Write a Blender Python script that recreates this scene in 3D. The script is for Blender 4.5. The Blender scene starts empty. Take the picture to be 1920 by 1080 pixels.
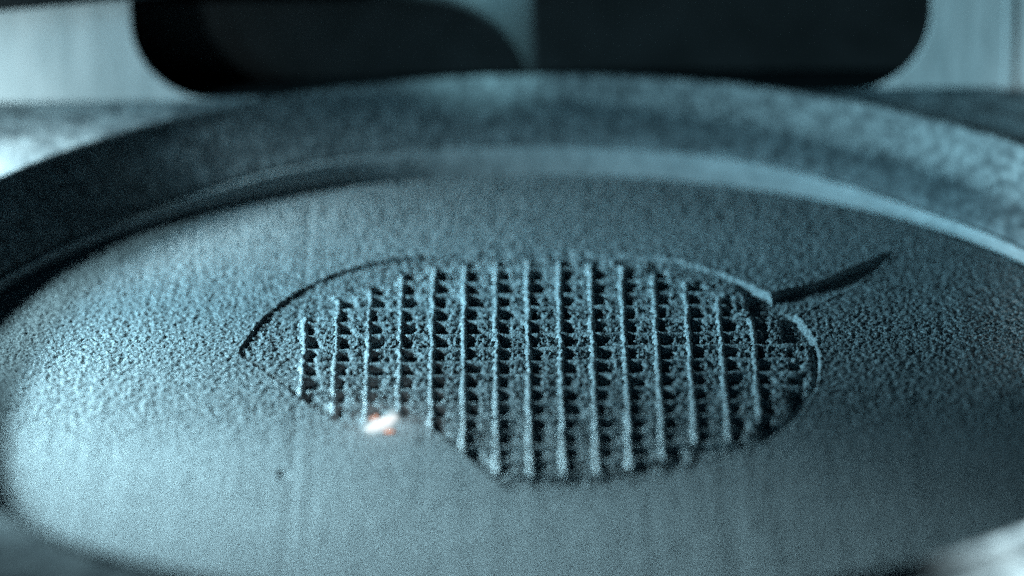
import bpy, math, random
import numpy as np
from mathutils import Matrix, Euler, Vector

# ------------------------------------------------------------------ scale and camera
# Lengths below are in "u": 1 u = 0.0423 mm (the bed is about 94 mm across).  Z = 0 is the powder level.
S = 4.23e-5
PHI, D, ROLL = math.radians(22.0), 12900.0, 0.011
CP, SP = math.cos(PHI), math.sin(PHI)
scene = bpy.context.scene
col = scene.collection

cam_data = bpy.data.cameras.new("camera")
cam = bpy.data.objects.new("camera", cam_data)
col.objects.link(cam)
cam.matrix_world = (Matrix.Translation((0, -D * CP * S, D * SP * S))
                    @ Euler((math.pi / 2 - PHI, 0, 0)).to_matrix().to_4x4()
                    @ Matrix.Rotation(-ROLL, 4, 'Z'))
cam_data.sensor_width = 36.0
cam_data.lens = 36.0 * D / 1920.0
cam_data.clip_start = 0.01
cam_data.clip_end = 20.0
cam_data.dof.use_dof = True
cam_data.dof.focus_distance = (D - 235) * S
cam_data.dof.aperture_fstop = 13.0
scene.camera = cam

# ------------------------------------------------------------------ world, lamp and added fills
world = bpy.data.worlds.new("World")
scene.world = world
world.use_nodes = True
bg = world.node_tree.nodes["Background"]
bg.inputs[0].default_value = (0.10, 0.42, 0.75, 1)
bg.inputs[1].default_value = 0.018


def area_lamp(name, loc, aim, sx, sy, power, colour):
    d = bpy.data.lights.new(name, 'AREA')
    d.shape = 'RECTANGLE'
    d.size, d.size_y = sx * S, sy * S
    d.energy = power
    d.color = colour
    o = bpy.data.objects.new(name, d)
    col.objects.link(o)
    o.location = Vector(loc) * S
    v = Vector(aim) - Vector(loc)
    o.rotation_euler = v.to_track_quat('-Z', 'Y').to_euler()
    return o


def beam(name, loc, aim, sx, sy, spread, rgb):
    p = max(rgb)
    o = area_lamp(name, loc, aim, sx, sy, p, tuple(c / p for c in rgb))
    o.data.spread = math.radians(spread)
    return o


# lamp inferred at the left of the chamber, then added fills without known sources
beam("chamber_lamp_high", (-2650, 430, 790), (-740, -860, 0), 380, 120, 31, (0.0165, 0.0255, 0.0287))
beam("left_fill_near", (-2000, 0, 690), (-640, -190, 0), 250, 90, 52, (0.0044, 0.0071, 0.0080))  # extra fill added from the left for the nearer powder
beam("left_fill_middle", (-2650, -200, 790), (-300, 0, 0), 300, 110, 46, (0.0035, 0.0078, 0.0103))  # added left fill, fitted to the brightness of the middle powder
beam("left_fill_back", (-3200, -100, 900), (-100, 150, 0), 300, 130, 30, (0.0014, 0.0036, 0.0046))  # added left fill that lifts the powder further back
beam("collar_fill", (-3300, -900, 205), (1200, -60, 150), 260, 30, 44, (0.031, 0.054, 0.062))  # added skimming fill, brightens the right hand collar slope
beam("wall_fill", (-2200, -500, 250), (-1100, 690, 120), 160, 40, 28, (0.0023, 0.0031, 0.0033))  # added fill to brighten the left of the rear wall
beam("plate_fill", (-1700, 200, 420), (-1080, 280, 130), 200, 80, 36, (0.0036, 0.0045, 0.0047))  # added fill for a bright patch on the left plate
beam("gap_fill", (-60, 848, 620), (-60, 866, 240), 150, 14, 44, (0.00035, 0.0007, 0.0008))  # unseen fill added above the gap to light the inner panel
beam("front_fill", (640, -2500, 260), (1010, -1400, 130), 120, 50, 28, (0.0088, 0.0108, 0.0114))  # unseen fill added only to brighten the front right corner

scene.view_settings.view_transform = 'Standard'
scene.view_settings.look = 'None'
scene.view_settings.gamma = 1.0
scene.view_settings.exposure = 0.0
scene.view_settings.use_curve_mapping = False
scene.render.engine = 'CYCLES'
scene.cycles.use_denoising = False
scene.cycles.use_adaptive_sampling = False
scene.cycles.sample_clamp_indirect = 1.0
scene.cycles.max_bounces = 6


# ------------------------------------------------------------------ helpers
def at(px, py, z=0.0):
    """point at height z (u) that the photograph shows at pixel px, py"""
    a, b = px - 960.0, 540.0 - py
    cr, sr = math.cos(ROLL), math.sin(ROLL)
    u, v = a * cr + b * sr, -a * sr + b * cr
    # v*(D + Y*CP - z*SP) = D*(Y*SP + z*CP)
    y = (v * (D - z * SP) - D * z * CP) / (D * SP - v * CP)
    x = u * (D + y * CP - z * SP) / D
    return x, y


def on_plane(px, py, Y):
    """x, z of the point in the upright plane Y that shows at pixel px, py"""
    a, b = px - 960.0, 540.0 - py
    cr, sr = math.cos(ROLL), math.sin(ROLL)
    u, v = a * cr + b * sr, -a * sr + b * cr
    z = (v * (D + Y * CP) - D * Y * SP) / (D * CP + v * SP)
    return u * (D + Y * CP - z * SP) / D, z


def _hash(ix, iy, seed):
    n = (ix.astype(np.int64) * 374761393 + iy.astype(np.int64) * 668265263 + seed * 1274126177) & 0x7fffffff
    n = ((n ^ (n >> 13)) * 1274126177) & 0x7fffffff
    n = n ^ (n >> 16)
    return (n & 0xffff) / 32767.5 - 1.0


def noise(x, y, size, seed=0):
    """value noise in -1..1 with cells of the given size"""
    x, y = np.asarray(x, float) / size, np.asarray(y, float) / size
    ix, iy = np.floor(x), np.floor(y)
    fx, fy = x - ix, y - iy
    fx, fy = fx * fx * (3 - 2 * fx), fy * fy * (3 - 2 * fy)
    h = lambda dx, dy: _hash(ix + dx, iy + dy, seed)
    return (h(0, 0) * (1 - fx) + h(1, 0) * fx) * (1 - fy) + (h(0, 1) * (1 - fx) + h(1, 1) * fx) * fy


def smooth(a, b, x):
    t = np.clip((x - a) / (b - a), 0, 1)
    return t * t * (3 - 2 * t)


def mesh_obj(name, verts, faces, mat, parent=None, origin=(0, 0, 0), shade=True):
    v = (np.asarray(verts, float) - np.asarray(origin, float)) * S
    me = bpy.data.meshes.new(name)
    if isinstance(faces, np.ndarray):
        n = len(faces)
        me.vertices.add(len(v))
        me.vertices.foreach_set("co", v.ravel())
        me.loops.add(n * 4)
        me.loops.foreach_set("vertex_index", faces.ravel().astype(np.int32))
        me.polygons.add(n)
        me.polygons.foreach_set("loop_start", (np.arange(n) * 4).astype(np.int32))
        me.update(calc_edges=True)
        me.validate()
    else:
        me.from_pydata(v.tolist(), [], faces)
    if shade:
        me.polygons.foreach_set("use_smooth", np.ones(len(me.polygons), bool))
    me.materials.append(mat)
    me.update()
    o = bpy.data.objects.new(name, me)
    col.objects.link(o)
    o.location = Vector(origin) * S
    if parent:
        o.parent = parent
        o.location = (Vector(origin) * S) - parent.location
    return o


def empty(name, loc):
    o = bpy.data.objects.new(name, None)
    o.empty_display_size = 0.005
    col.objects.link(o)
    o.location = Vector(loc) * S
    return o


def tag(o, label=None, cat=None, group=None, kind=None):
    for k, v in (("label", label), ("category", cat), ("group", group), ("kind", kind)):
        if v:
            o[k] = v
    return o


def grid_faces(nu, nv, wrap_u=False):
    i, j = np.meshgrid(np.arange(nu if wrap_u else nu - 1), np.arange(nv - 1), indexing='ij')
    i2 = (i + 1) % nu
    return np.stack([i * nv + j, i2 * nv + j, i2 * nv + j + 1, i * nv + j + 1], -1).reshape(-1, 4)


def extrude_outline(pts, y0, y1):
    """closed outline in x, z pushed from depth y0 to y1, with caps"""
    n = len(pts)
    v = [(x, y0, z) for x, z in pts] + [(x, y1, z) for x, z in pts]
    f = [(i, (i + 1) % n, n + (i + 1) % n, n + i) for i in range(n)]
    f += [tuple(range(n))[::-1], tuple(range(n, 2 * n))]
    return v, f


def arc(cx, cz, r, a0, a1, n):
    return [(cx + r * math.cos(math.radians(a0 + (a1 - a0) * k / n)),
             cz + r * math.sin(math.radians(a0 + (a1 - a0) * k / n))) for k in range(n + 1)]


# ------------------------------------------------------------------ materials
def material(name, c0, c1, rough=0.6, metallic=0.0, patch=40.0, bumps=(), spec=0.4, stretch=(1, 1, 1), contrast=(0.35, 0.65), detail=5):
    m = bpy.data.materials.new(name)
    m.use_nodes = True
    nt = m.node_tree
    b = nt.nodes["Principled BSDF"]
    b.inputs["Roughness"].default_value = rough
    b.inputs["Metallic"].default_value = metallic
    b.inputs["Specular IOR Level"].default_value = spec
    geo = nt.nodes.new("ShaderNodeNewGeometry")
    mp = nt.nodes.new("ShaderNodeMapping")
    mp.inputs["Scale"].default_value = tuple(s / S for s in stretch)
    nt.links.new(geo.outputs["Position"], mp.inputs[0])
    n = nt.nodes.new("ShaderNodeTexNoise")
    n.inputs["Scale"].default_value = 1.0 / patch
    n.inputs["Detail"].default_value = detail
    n.inputs["Roughness"].default_value = 0.6
    nt.links.new(mp.outputs[0], n.inputs[0])
    r = nt.nodes.new("ShaderNodeValToRGB")
    r.color_ramp.elements[0].position, r.color_ramp.elements[1].position = contrast
    r.color_ramp.elements[0].color = (*c0, 1)
    r.color_ramp.elements[1].color = (*c1, 1)
    nt.links.new(n.outputs[0], r.inputs[0])
    nt.links.new(r.outputs[0], b.inputs["Base Color"])
    prev = None
    for size, height in bumps:
        t = nt.nodes.new("ShaderNodeTexNoise")
        t.inputs["Scale"].default_value = 1.0 / size
        t.inputs["Detail"].default_value = 2
        nt.links.new(mp.outputs[0], t.inputs[0])
        bp = nt.nodes.new("ShaderNodeBump")
        bp.inputs["Distance"].default_value = height * S
        nt.links.new(t.outputs[0], bp.inputs["Height"])
        if prev:
            nt.links.new(prev.outputs[0], bp.inputs["Normal"])
        prev = bp
    if prev:
        nt.links.new(prev.outputs[0], b.inputs["Normal"])
    return m


M = {
    'powder': material("metal_powder", (0.11, 0.127, 0.134), (0.315, 0.35, 0.36), 0.75, 0.0, 4.2, [(4.4, 2.0)], 0.25, contrast=(0.38, 0.62), detail=1),
    'sinter': material("sintered_metal", (0.17, 0.20, 0.21), (0.54, 0.59, 0.605), 0.55, 0.1, 5, [(4.0, 4.0)], 0.4),
    'cross': material("sintered_metal_dull", (0.16, 0.185, 0.195), (0.50, 0.55, 0.56), 0.6, 0.1, 7, [(4.0, 2.5)], 0.4),
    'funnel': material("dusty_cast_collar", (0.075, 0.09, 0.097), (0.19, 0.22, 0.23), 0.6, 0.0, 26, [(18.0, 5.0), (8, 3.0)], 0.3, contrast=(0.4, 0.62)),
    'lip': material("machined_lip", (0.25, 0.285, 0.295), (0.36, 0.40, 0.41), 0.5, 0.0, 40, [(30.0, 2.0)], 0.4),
    'plate': material("dusty_floor_plate", (0.10, 0.12, 0.13), (0.36, 0.40, 0.41), 0.6, 0.0, 60, [(30.0, 4.0)], 0.3),
    'wall': material("satin_steel_wall", (0.26, 0.295, 0.305), (0.36, 0.39, 0.40), 0.5, 0.0, 130, [(60.0, 2.0)], 0.35, (2.0, 1, 0.5)),
    'panel': material("grey_inner_panel", (0.40, 0.47, 0.50), (0.5, 0.56, 0.58), 0.6, 0.0, 90, [], 0.3),
    'black': material("black_coated_metal", (0.005, 0.0062, 0.0068), (0.009, 0.0105, 0.0115), 0.6, 0.0, 90, [], 0.12),
    'cavity': material("black_lining_and_shade", (0.01, 0.011, 0.012), (0.016, 0.018, 0.019), 0.9, 0.0, 90, [], 0.1),
}


def glow(name, colour, strength):
    m = bpy.data.materials.new(name)
    m.use_nodes = True
    b = m.node_tree.nodes["Principled BSDF"]
    b.inputs["Base Color"].default_value = (0.12, 0.12, 0.12, 1)
    b.inputs["Emission Color"].default_value = (*colour, 1)
    b.inputs["Emission Strength"].default_value = strength
    return m


# ------------------------------------------------------------------ outline of the printed shape (traced, laid on the powder plane)
LEAF_PX = [(447, 664), (449, 659), (468, 627), (500, 590), (545, 555), (600, 525), (660, 503), (720, 489), (790, 480), (870, 476),
           (960, 474), (1050, 475), (1130, 477), (1200, 480), (1260, 486), (1320, 502), (1390, 527), (1450, 556),
           (1490, 590), (1515, 616), (1532, 648), (1538, 682), (1533, 718), (1515, 757), (1485, 795), (1440, 825),
           (1390, 850), (1320, 876), (1240, 896), (1150, 912), (1060, 921), (1000, 924), (955, 918), (930, 896),
           (900, 877), (868, 852), (835, 823), (805, 800), (770, 790), (735, 790), (700, 812), (655, 810),
           (630, 788), (600, 770), (570, 752), (540, 730), (500, 700), (470, 680), (452, 667)]
TAIL_PX = [(1440, 560), (1463, 545), (1524, 533), (1575, 512), (1622, 492), (1655, 478), (1678, 468), (1674, 480), (1641, 512),
           (1599, 538), (1557, 559), (1524, 575), (1497, 590), (1470, 590)]
LEAF = np.array([at(*p) for p in LEAF_PX])
TAIL = np.array([at(*p) for p in TAIL_PX])


def smooth_poly(P, it=2):
    for _ in range(it):
        Q = np.roll(P, -1, 0)
        P = np.stack([0.75 * P + 0.25 * Q, 0.25 * P + 0.75 * Q], 1).reshape(-1, 2)
    return P


def sdf(x, y, P):
    """distance to the outline, positive inside"""
    best = np.full(x.shape, 1e18)
    inside = np.zeros(x.shape, bool)
    for (ax, ay), (bx, by) in zip(P, np.roll(P, -1, 0)):
        ex, ey = bx - ax, by - ay
        t = np.clip(((x - ax) * ex + (y - ay) * ey) / (ex * ex + ey * ey + 1e-9), 0, 1)
        best = np.minimum(best, (x - ax - t * ex) ** 2 + (y - ay - t * ey) ** 2)
        if ey != 0:
            c = ((ay > y) != (by > y)) & (x < ex * (y - ay) / ey + ax)
            inside ^= c
    d = np.sqrt(best)
    return np.where(inside, d, -d)


LEAF_S, TAIL_S = smooth_poly(LEAF), smooth_poly(TAIL)

# lattice: fins run into the depth, cross walls run across
FIN_PX = [(568, 592, 748), (628, 556, 776), (690, 538, 796), (750, 511, 778), (810, 500, 824), (868, 491, 855),
          (930, 486, 889), (990, 484, 897), (1050, 484, 897), (1110, 487, 892), (1168, 495, 878), (1232, 506, 866),
          (1292, 525, 838), (1350, 550, 832), (1412, 590, 786), (1468, 640, 735)]
FIN_X0, FIN_PITCH = 29.4, 59.0
FINS = []
for k, (px, top, bot) in enumerate(FIN_PX):
    X = FIN_X0 + FIN_PITCH * (k - 7)
    FINS.append((X, at(px, bot)[1], at(px, top)[1]))
ROW0, ROW_PITCH = -422.0, 65.0
FLOOR = -17.0

# ------------------------------------------------------------------ powder bed (one continuous rough sheet)
RX, RY, RI, RW = 32.0, -515.0, 1122.0, 146.0          # bed centre, bed radius, width of the collar slope
LIP, RISE = 50.0, 80.0                                # height of the lip above the powder, rise of the slope
PLATE = LIP + RISE


def axis(fine0, fine1, step, lo, hi, coarse):
    return np.unique(np.concatenate([np.arange(lo, fine0, coarse), np.arange(fine0, fine1, step), np.arange(fine1, hi + 1, coarse)]))


gx = axis(-1010, 1030, 2.8, RX - 1200, RX + 1200, 16)
gy = axis(-1000, 330, 3.4, RY - 1200, RY + 1200, 9)
X, Y = np.meshgrid(gx, gy, indexing='ij')
low = smooth(60, -260, X) * smooth(-330, -480, Y)          # ragged lower left edge, half buried by fresh powder
sl = sdf(X, Y, LEAF_S) + low * (2.5 * noise(X, Y, 46, 6) + 2.5 * noise(X, Y, 20, 7)) + 2.0 * noise(X, Y, 12, 3) + 1.2 * noise(X, Y, 5, 4)
st = sdf(X, Y, TAIL_S) + 1.5 * noise(X, Y, 12, 5)
sd = np.maximum(sl, st)
lat = np.full(X.shape, -1e9)
for fx, y0, y1 in FINS:
    lat = np.maximum(lat, np.minimum(np.minimum(X - fx + 10, fx + 56 - X), np.minimum(Y - y0 + 10, y1 + 8 - Y)))
lat = np.minimum(lat, sl - 6)
inside = smooth(-1.5, 2.5, sd)
cell = smooth(-3, 6, lat + 3 * noise(X, Y, 14, 8))
grain = 0.8 * noise(X, Y, 5.2, 11) + 0.10 * noise(X + 3, Y, 9, 12) + 1.15 * _hash(np.round(X / 2.8), np.round(Y / 3.4), 21)
Z = grain * 1.7 * (1 - 0.55 * smooth(-540, -800, Y))
Z += 0.35 * noise(X, Y, 60, 13) + 0.9 * noise(X, Y, 240, 14)
# streaks left by the recoater, running into the depth
streak = 0.7 * noise(X, Y * 0.02, 14, 15) + 0.9 * noise(X, Y * 0.015, 34, 16)
Z += streak * (0.22 + 0.2 * noise(X, Y, 300, 17) + 0.2 * smooth(-560, -900, Y)) * (1 - inside)
gr0 = (X - at(548, 900)[0]) - 0.0 * Y
Z -= 1.1 * np.exp(-(gr0 / 7.0) ** 2) * (1 - inside) + 0.6 * np.exp(-((gr0 - 34) / 9.0) ** 2) * (1 - inside)
sx_, sy_ = at(530, 890)
Z -= 7 * np.exp(-((X - sx_) ** 2 + ((Y - sy_) * 0.6) ** 2) / 60.0)
# raised burr along the outline, then the recess and the cell floors
Z += (1.3 + 0.9 * noise(X, Y, 16, 22)) * np.exp(-((sd + 2.4) / 2.4) ** 2)
(tx0, ty0), (tx1, ty1) = at(1478, 569), at(1684, 470)
lower = (X - tx0) * (ty1 - ty0) - (Y - ty0) * (tx1 - tx0)          # positive on the near side of the tail
Z += 1.3 * np.exp(-((st + 2.2) / 2.2) ** 2) * smooth(-3, -9, sl) * (lower > 0)
clump = noise(X, Y, 7, 31) + 0.8 * noise(X, Y, 13, 32)
rough = noise(X, Y, 5, 37) + 0.7 * _hash(np.round(X / 2.8), np.round(Y / 3.4), 38)
right = smooth(415, 450, X + 8 * noise(X, Y, 25, 39)) * smooth(-1, 3.5, sl)
Z += inside * (-4.8 - 1.6 * smooth(-330, -80, X) + 1.1 * clump + 1.5 * rough)
Z -= np.maximum(right * (1 - cell) * 9.0, (7.0 + 1.8 * rough + 1.5 * clump) * smooth(-1, 3, st))   # the tail opens into the right hand end
# cells: a deep pocket beside each fin, loose powder slumped against the next one
cu, cv = (X - FIN_X0) / FIN_PITCH, (Y - ROW0) / ROW_PITCH
rnd = _hash(np.floor(cu), np.floor(cv), 41)
rnd2 = _hash(np.floor(cu), np.floor(cv), 42)
ph = (cu + 0.05 * noise(X, Y, 20, 34)) % 1.0
py_ = np.abs((cv + 0.05 * noise(X, Y, 18, 35)) % 1.0 - 0.5) * 2
slump = smooth(0.28, 0.54, ph + 0.13 * noise(X, Y, 13, 36) + 0.09 * py_ + 0.11 * rnd)
Z += cell * (FLOOR + 3.5 + 2.0 * rnd2 + 3.0 + slump * (11.5 - 2.5 * rnd2 + 2.4 * rough))
rad = np.hypot(X - RX, Y - RY)
Z -= 9 * smooth(RI - 34, RI + 2, rad) ** 2
verts = np.stack([X, Y, Z], -1).reshape(-1, 3)
powder = mesh_obj("powder_bed", verts, grid_faces(len(gx), len(gy))[:, ::1], M['powder'])
tag(powder, kind="structure")

# ------------------------------------------------------------------ collar round the bed
coll = empty("bed_collar", (RX, RY, 0))
tag(coll, "wide round sloping metal collar that frames the powder bed", "collar")
na = 420
ang = np.linspace(0, 2 * math.pi, na, endpoint=False)


# the outer edge of the collar lies a little off the centre of the bed
OX, OY, RO = 46.0, -488.0, 1241.0
lip_h = 22.0 + (LIP - 22.0) * smooth(0.72, 0.97, np.sin(ang))       # the lip stands highest at the back
slope_prof = [(-0.008, None, -8), (-0.004, None, -2)] + [(t, t ** 0.9, 2 * (1 - t)) for t in np.linspace(0.004, 1, 14)]
slope_prof += [(1.05, 1.0, 8), (1.11, 1.0, 12), (1.18, 1.0, 9), (1.23, 1.0, -20)]
v = []
for k, (t, f, dz) in enumerate(slope_prof):
    jr = 1.2 * noise(ang * RI, 0 * ang + 31.0 * k, 26, 51)
    jz = 1.2 * noise(ang * RI, 0 * ang + 31.0 * k, 30, 52)
    z = lip_h + (PLATE - lip_h) * (f or 0.0) + dz
    ri = RI + 15
    v.append(np.stack([(RX * (1 - t) + OX * t) + (ri * (1 - t) + RO * t + jr) * np.cos(ang),
                       (RY * (1 - t) + OY * t) + (ri * (1 - t) + RO * t + jr) * np.sin(ang), z + jz], -1))
v = np.stack(v, 1).reshape(-1, 3)
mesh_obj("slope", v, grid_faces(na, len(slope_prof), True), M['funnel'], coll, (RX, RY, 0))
lip_prof = [(0, 0, -30), (0, 0.4, 0), (1, 1, -4), (4, 1, -0.5), (9, 1, -0.5), (12, 1, -5), (12, 0, -30)]
v = []
for k, (dr, f, dz) in enumerate(lip_prof):
    jr = 1.0 * noise(ang * RI, 0 * ang + 31.0 * k, 26, 61)
    jz = 1.0 * noise(ang * RI, 0 * ang + 31.0 * k, 30, 62)
    v.append(np.stack([RX + (RI + dr + jr) * np.cos(ang), RY + (RI + dr + jr) * np.sin(ang), lip_h * f + dz + jz], -1))
v = np.stack(v, 1).reshape(-1, 3)
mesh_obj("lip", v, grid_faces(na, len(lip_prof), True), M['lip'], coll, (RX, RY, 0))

# ------------------------------------------------------------------ floor plate with its round opening
na2 = 360
a2 = np.linspace(0, 2 * math.pi, na2, endpoint=False)
ca, sa = np.cos(a2), np.sin(a2)
x0, x1, y0, y1 = -6000.0, 3200.0, -3200.0, 1500.0
k = np.minimum(np.where(ca > 0, (x1 - OX) / np.maximum(ca, 1e-6), (x0 - OX) / np.minimum(ca, -1e-6)),
               np.where(sa > 0, (y1 - OY) / np.maximum(sa, 1e-6), (y0 - OY) / np.minimum(sa, -1e-6)))
rings = []
for t in (0, 0.02, 0.08, 0.25, 1.0):
    r = (RO + 12) * (1 - t) + k * t
    rings.append(np.stack([OX + r * ca, OY + r * sa, 0 * r + PLATE], -1))
v = np.stack(rings, 1).reshape(-1, 3)
plate = mesh_obj("floor_plate", v, grid_faces(na2, len(rings), True), M['plate'])
tag(plate, kind="structure")

# ------------------------------------------------------------------ rear wall with its wide opening
YW = 680.0
xl, _ = on_plane(246, 60, YW)
xr, _ = on_plane(1746, 60, YW)
TOP = 900.0
rc = 165.0
wall = empty("chamber_wall", (0, YW, PLATE))
tag(wall, "upright pale steel rear wall with a wide dark round-cornered opening", "wall")


def wall_side(xo, sign):
    # the solid beside the opening: straight edge above, rounded foot running under the opening
    n = 24
    pts = [(xo, TOP)]
    for j in range(n + 1):
        a = math.radians(90.0 * j / n)
        pts.append((xo + sign * (-1) * rc * (1 - math.cos(a)), PLATE + rc * (1 - math.sin(a)) + 0.4))
    pts.append((xo + sign * (-1) * (rc + 20), PLATE - 30))
    pts.append((xo + sign * 1900, PLATE - 30))
    pts.append((xo + sign * 1900, TOP))
    if sign < 0:
        pts = pts[::-1]
    return extrude_outline(pts, YW, YW + 7)


for xo, sg in ((xl, -1), (xr, 1)):
    vv, ff = wall_side(xo, sg)
    o = mesh_obj("wall_panel", vv, ff, M['wall'], wall, (0, YW, PLATE), shade=False)
    bv = o.modifiers.new("edge", 'BEVEL')
    bv.width, bv.segments, bv.limit_method = 2 * S, 2, 'ANGLE'
# narrow upright bead on the right hand panel
xb, _ = on_plane(1893, 90, YW)
vv, ff = extrude_outline([(xb - 9, PLATE + 2), (xb + 9, PLATE + 2), (xb + 9, TOP - 4), (xb - 9, TOP - 4)], YW - 3, YW + 3)
o = mesh_obj("bead", vv, ff, M['wall'], wall, (0, YW, PLATE), shade=False)
bv = o.modifiers.new("edge", 'BEVEL')
bv.width, bv.segments = 1.5 * S, 2

# cavity lining behind the opening
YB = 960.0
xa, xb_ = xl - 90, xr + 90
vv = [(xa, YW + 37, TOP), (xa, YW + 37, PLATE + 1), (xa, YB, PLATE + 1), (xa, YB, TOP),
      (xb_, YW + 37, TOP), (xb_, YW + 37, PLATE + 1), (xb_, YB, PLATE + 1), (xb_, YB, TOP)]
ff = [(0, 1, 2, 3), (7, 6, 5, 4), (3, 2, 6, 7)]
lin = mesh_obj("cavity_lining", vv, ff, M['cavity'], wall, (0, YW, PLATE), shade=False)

# black sheet standing in for shade on the plate, cut round the collar
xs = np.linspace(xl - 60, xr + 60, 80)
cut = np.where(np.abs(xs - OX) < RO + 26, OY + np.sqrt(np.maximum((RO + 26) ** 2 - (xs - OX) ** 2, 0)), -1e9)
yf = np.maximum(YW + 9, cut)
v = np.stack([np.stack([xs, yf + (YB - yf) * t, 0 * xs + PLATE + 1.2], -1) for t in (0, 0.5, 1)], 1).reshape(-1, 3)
mesh_obj("cavity_shade_sheet", v, grid_faces(80, 3), M['cavity'], wall, (0, YW, PLATE), shade=False)

# grey inner panel seen in the gap, and the two black housings in front of it
YP, YH = 868.0, 792.0
pxl, _ = on_plane(700, 60, YP)
pxr, _ = on_plane(1040, 60, YP)
vv, ff = extrude_outline([(pxl, PLATE + 1.5), (pxr, PLATE + 1.5), (pxr, TOP - 8), (pxl, TOP - 8)], YP, YP + 30)
o = mesh_obj("inner_panel", vv, ff, M['panel'], shade=False)
tag(o, "grey upright panel glimpsed in the gap between the two black housings", "panel")

ccx, ccz = on_plane(790, 190, YH)
rr = 214.0
left_edge = xl - 60
pts = [(left_edge, PLATE + 1.5), (ccx + rr, PLATE + 1.5)] + [(ccx + rr * math.cos(a), ccz + rr * math.sin(a))
      for a in np.linspace(0, math.pi / 2, 24) if ccz + rr * math.sin(a) > PLATE + 4] + [(left_edge, ccz + rr)]
vv, ff = extrude_outline(pts, YH, YH + 34)
o = mesh_obj("rounded_housing", vv, ff, M['black'], shade=False)
bv = o.modifiers.new("edge", 'BEVEL')
bv.width, bv.segments, bv.limit_method = 7 * S, 3, 'ANGLE'
tag(o, "black housing with a rounded shoulder in the left half of the opening", "housing")

hx, _ = on_plane(997, 60, YH)
vv, ff = extrude_outline([(hx, PLATE + 1.5), (xr + 60, PLATE + 1.5), (xr + 60, TOP - 8), (hx, TOP - 8)], YH, YH + 34)
o = mesh_obj("square_housing", vv, ff, M['black'], shade=False)
bv = o.modifiers.new("edge", 'BEVEL')
bv.width, bv.segments, bv.limit_method = 7 * S, 3, 'ANGLE'
tag(o, "black straight-edged housing filling the right half of the opening", "housing")

# dark rail across the top left corner
ax_, az_ = on_plane(-60, 26, YW - 60)
bx_, bz_ = on_plane(260, -3, YW - 60)
sl_ = (bz_ - az_) / (bx_ - ax_)
pts = [(ax_ - 500, az_ - 500 * sl_), (bx_ + 300, bz_ + 300 * sl_), (bx_ + 300, bz_ + 300 * sl_ + 70), (ax_ - 500, az_ - 500 * sl_ + 70)]
vv, ff = extrude_outline(pts, YW - 70, YW - 1)
o = mesh_obj("overhead_rail", vv, ff, M['black'], shade=False)
bv = o.modifiers.new("edge", 'BEVEL')
bv.width, bv.segments = 8 * S, 3
tag(o, "dark slanting rail on the wall at the top left corner", "rail")

# ------------------------------------------------------------------ printed part: fins and cross walls in the recess
lc = LEAF.mean(0)
part = empty("printed_part", (lc[0], lc[1], FLOOR))
tag(part, "leaf-shaped printed metal lattice with a curved tail sunk in the powder", "printed part")
ORG = (lc[0], lc[1], FLOOR)


def ridge(name, path, width, top, base, mat, seed, lump=1.0):
    """a thin rough wall along a path (N x 2)"""
    path = np.asarray(path, float)
    t = np.gradient(path, axis=0)
    t /= np.linalg.norm(t, axis=1)[:, None] + 1e-9
    nrm = np.stack([-t[:, 1], t[:, 0]], 1)
    s = np.concatenate([[0], np.cumsum(np.linalg.norm(np.diff(path, axis=0), axis=1))])
    z0 = np.zeros_like(s)
    w = width * (1 + 0.18 * lump * noise(s, z0 + seed * 7.3, 22, seed) + 0.12 * lump * noise(s, z0 + 3, 7, seed + 1))
    off = 1.3 * lump * noise(s, z0 + 5, 17, seed + 2) + 0.8 * lump * noise(s, z0 + 5, 6, seed + 5)
    tp = top + 1.1 * lump * noise(s, z0 + 9, 24, seed + 3) + 0.9 * lump * noise(s, z0 + 9, 6, seed + 4)
    if name == "fin":                       # thicker where a cross wall joins it
        knot = np.cos(2 * math.pi * (path[:, 1] - ROW0) / ROW_PITCH)
        w = w * (1 + 0.10 * knot)
        tp = tp + 0.8 * knot
    fade = smooth(0, 14, s) * smooth(0, 14, s[-1] - s)
    tp = base + (tp - base) * (0.35 + 0.65 * fade)
    prof = [(-0.95, 0.0), (-0.80, 0.42), (-0.52, 0.72), (-0.18, 0.96), (0.08, 1.0), (0.34, 0.86), (0.46, 0.5), (0.50, 0.0)]
    rows = []
    for k, (a, b) in enumerate(prof):
        j = 0.5 * lump * noise(s, z0 + 13 * k, 5, seed + 6)
        p = path + nrm * (-(a * w + off + j))[:, None]
        rows.append(np.column_stack([p, base + (tp - base) * b + (0.5 * j if 0 < k < 7 else 0)]))
    V = np.stack(rows, 1)
    return mesh_obj(name, V.reshape(-1, 3), grid_faces(len(path), len(prof)), mat, part, ORG)


for k, (fx, fy0, fy1) in enumerate(FINS):
    n = int((fy1 - fy0) / 3.2)
    ys = np.linspace(fy0, fy1, n)
    top = 1.5 if k < 15 else -5
    ridge("fin", np.stack([fx + 1.6 * noise(ys, 0 * ys + k, 90, 77), ys], 1), 13.0 if k < 15 else 7, top, FLOOR - 2, M['sinter'], 100 + 17 * k, 1.6)

for j in range(-12, 12):
    yj = ROW0 + ROW_PITCH * j
    hit = [fx for fx, a, b in FINS if a - 12 < yj < b + 12]
    if len(hit) < 2:
        continue
    xs = np.arange(min(hit) - 24, max(hit) + 30, 3.2)
    ys = yj + 2.5 * noise(xs, 0 * xs + j, 40, 400 + j)
    keep = sdf(xs, ys, LEAF_S) > 10
    xs, ys = xs[keep], ys[keep]
    if len(xs) < 12:
        continue
    ridge("cross_wall", np.stack([xs, ys], 1)[::-1], 14.0, 0.6, FLOOR - 2, M['cross'], 500 + 13 * j, 1.4)

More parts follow.
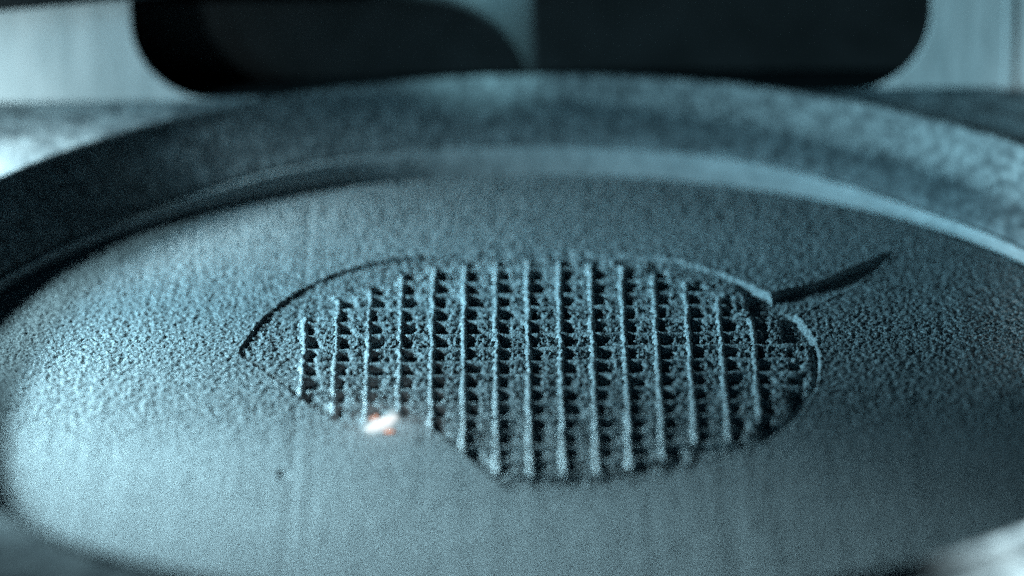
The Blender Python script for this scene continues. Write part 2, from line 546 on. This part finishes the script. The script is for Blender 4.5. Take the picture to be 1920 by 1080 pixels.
# ------------------------------------------------------------------ glowing melt spot
rng = np.random.default_rng(4)
mp = at(716, 797)
spot = empty("melt_spot", (mp[0], mp[1], 0))
tag(spot, "glowing white-hot melt spot with orange edges at the lattice's lower left edge", "melt spot")


def blob(name, px, py, lx, ly, h, rot, mat, seed, z=0.0):
    cx_, cy_ = at(px, py)
    nu, nv = 28, 12
    th = np.linspace(0, 2 * math.pi, nu, endpoint=False)[:, None]
    ph = np.linspace(0.03, math.pi - 0.03, nv)[None, :]
    r = 1 + 0.18 * noise(np.cos(th) * 3 + 9 + 0 * ph, np.sin(th) * 3 + ph, 1.0, seed)
    a = lx * r * np.cos(th) * np.sin(ph)
    b = ly * r * np.sin(th) * np.sin(ph)
    c_, s_ = math.cos(rot), math.sin(rot)
    V = np.stack([cx_ + a * c_ - b * s_, cy_ + a * s_ + b * c_, z + h * np.cos(ph) + 0 * th], -1)
    return mesh_obj(name, V.reshape(-1, 3), grid_faces(nu, nv, True), mat, spot, (mp[0], mp[1], 0))


white = glow("white_hot_metal", (0.94, 0.97, 0.98), 0.95)
cool = glow("pale_glow_mat", (0.60, 0.80, 0.86), 0.55)
warm = glow("orange_hot_metal", (1.0, 0.36, 0.15), 0.85)
blob("pale_glow", 716, 797, 52, 27, 3.0, 0.99, cool, 7, 0.0)  # glowing blob stands in for the soft halo round the pool
blob("pale_glow", 737, 779, 10, 24, 3.0, 0.1, cool, 8, 0.3)
blob("molten_pool", 716, 796, 38, 17, 4.0, 0.99, white, 1, 1.5)
blob("ember", 697, 788, 3, 5, 3, 0.3, warm, 3, 3.5)
blob("ember", 705, 784, 3, 5, 3, 0.3, warm, 4, 3.5)
blob("ember", 729, 812, 9, 3.5, 3, 0.0, warm, 5, 3.0)
ld = bpy.data.lights.new("melt_glow", 'POINT')
ld.energy = 0.00028
ld.color = (0.85, 0.95, 1.0)
ld.shadow_soft_size = 12 * S
lo = bpy.data.objects.new("melt_glow", ld)
col.objects.link(lo)
lo.location = Vector((mp[0], mp[1], 60)) * S
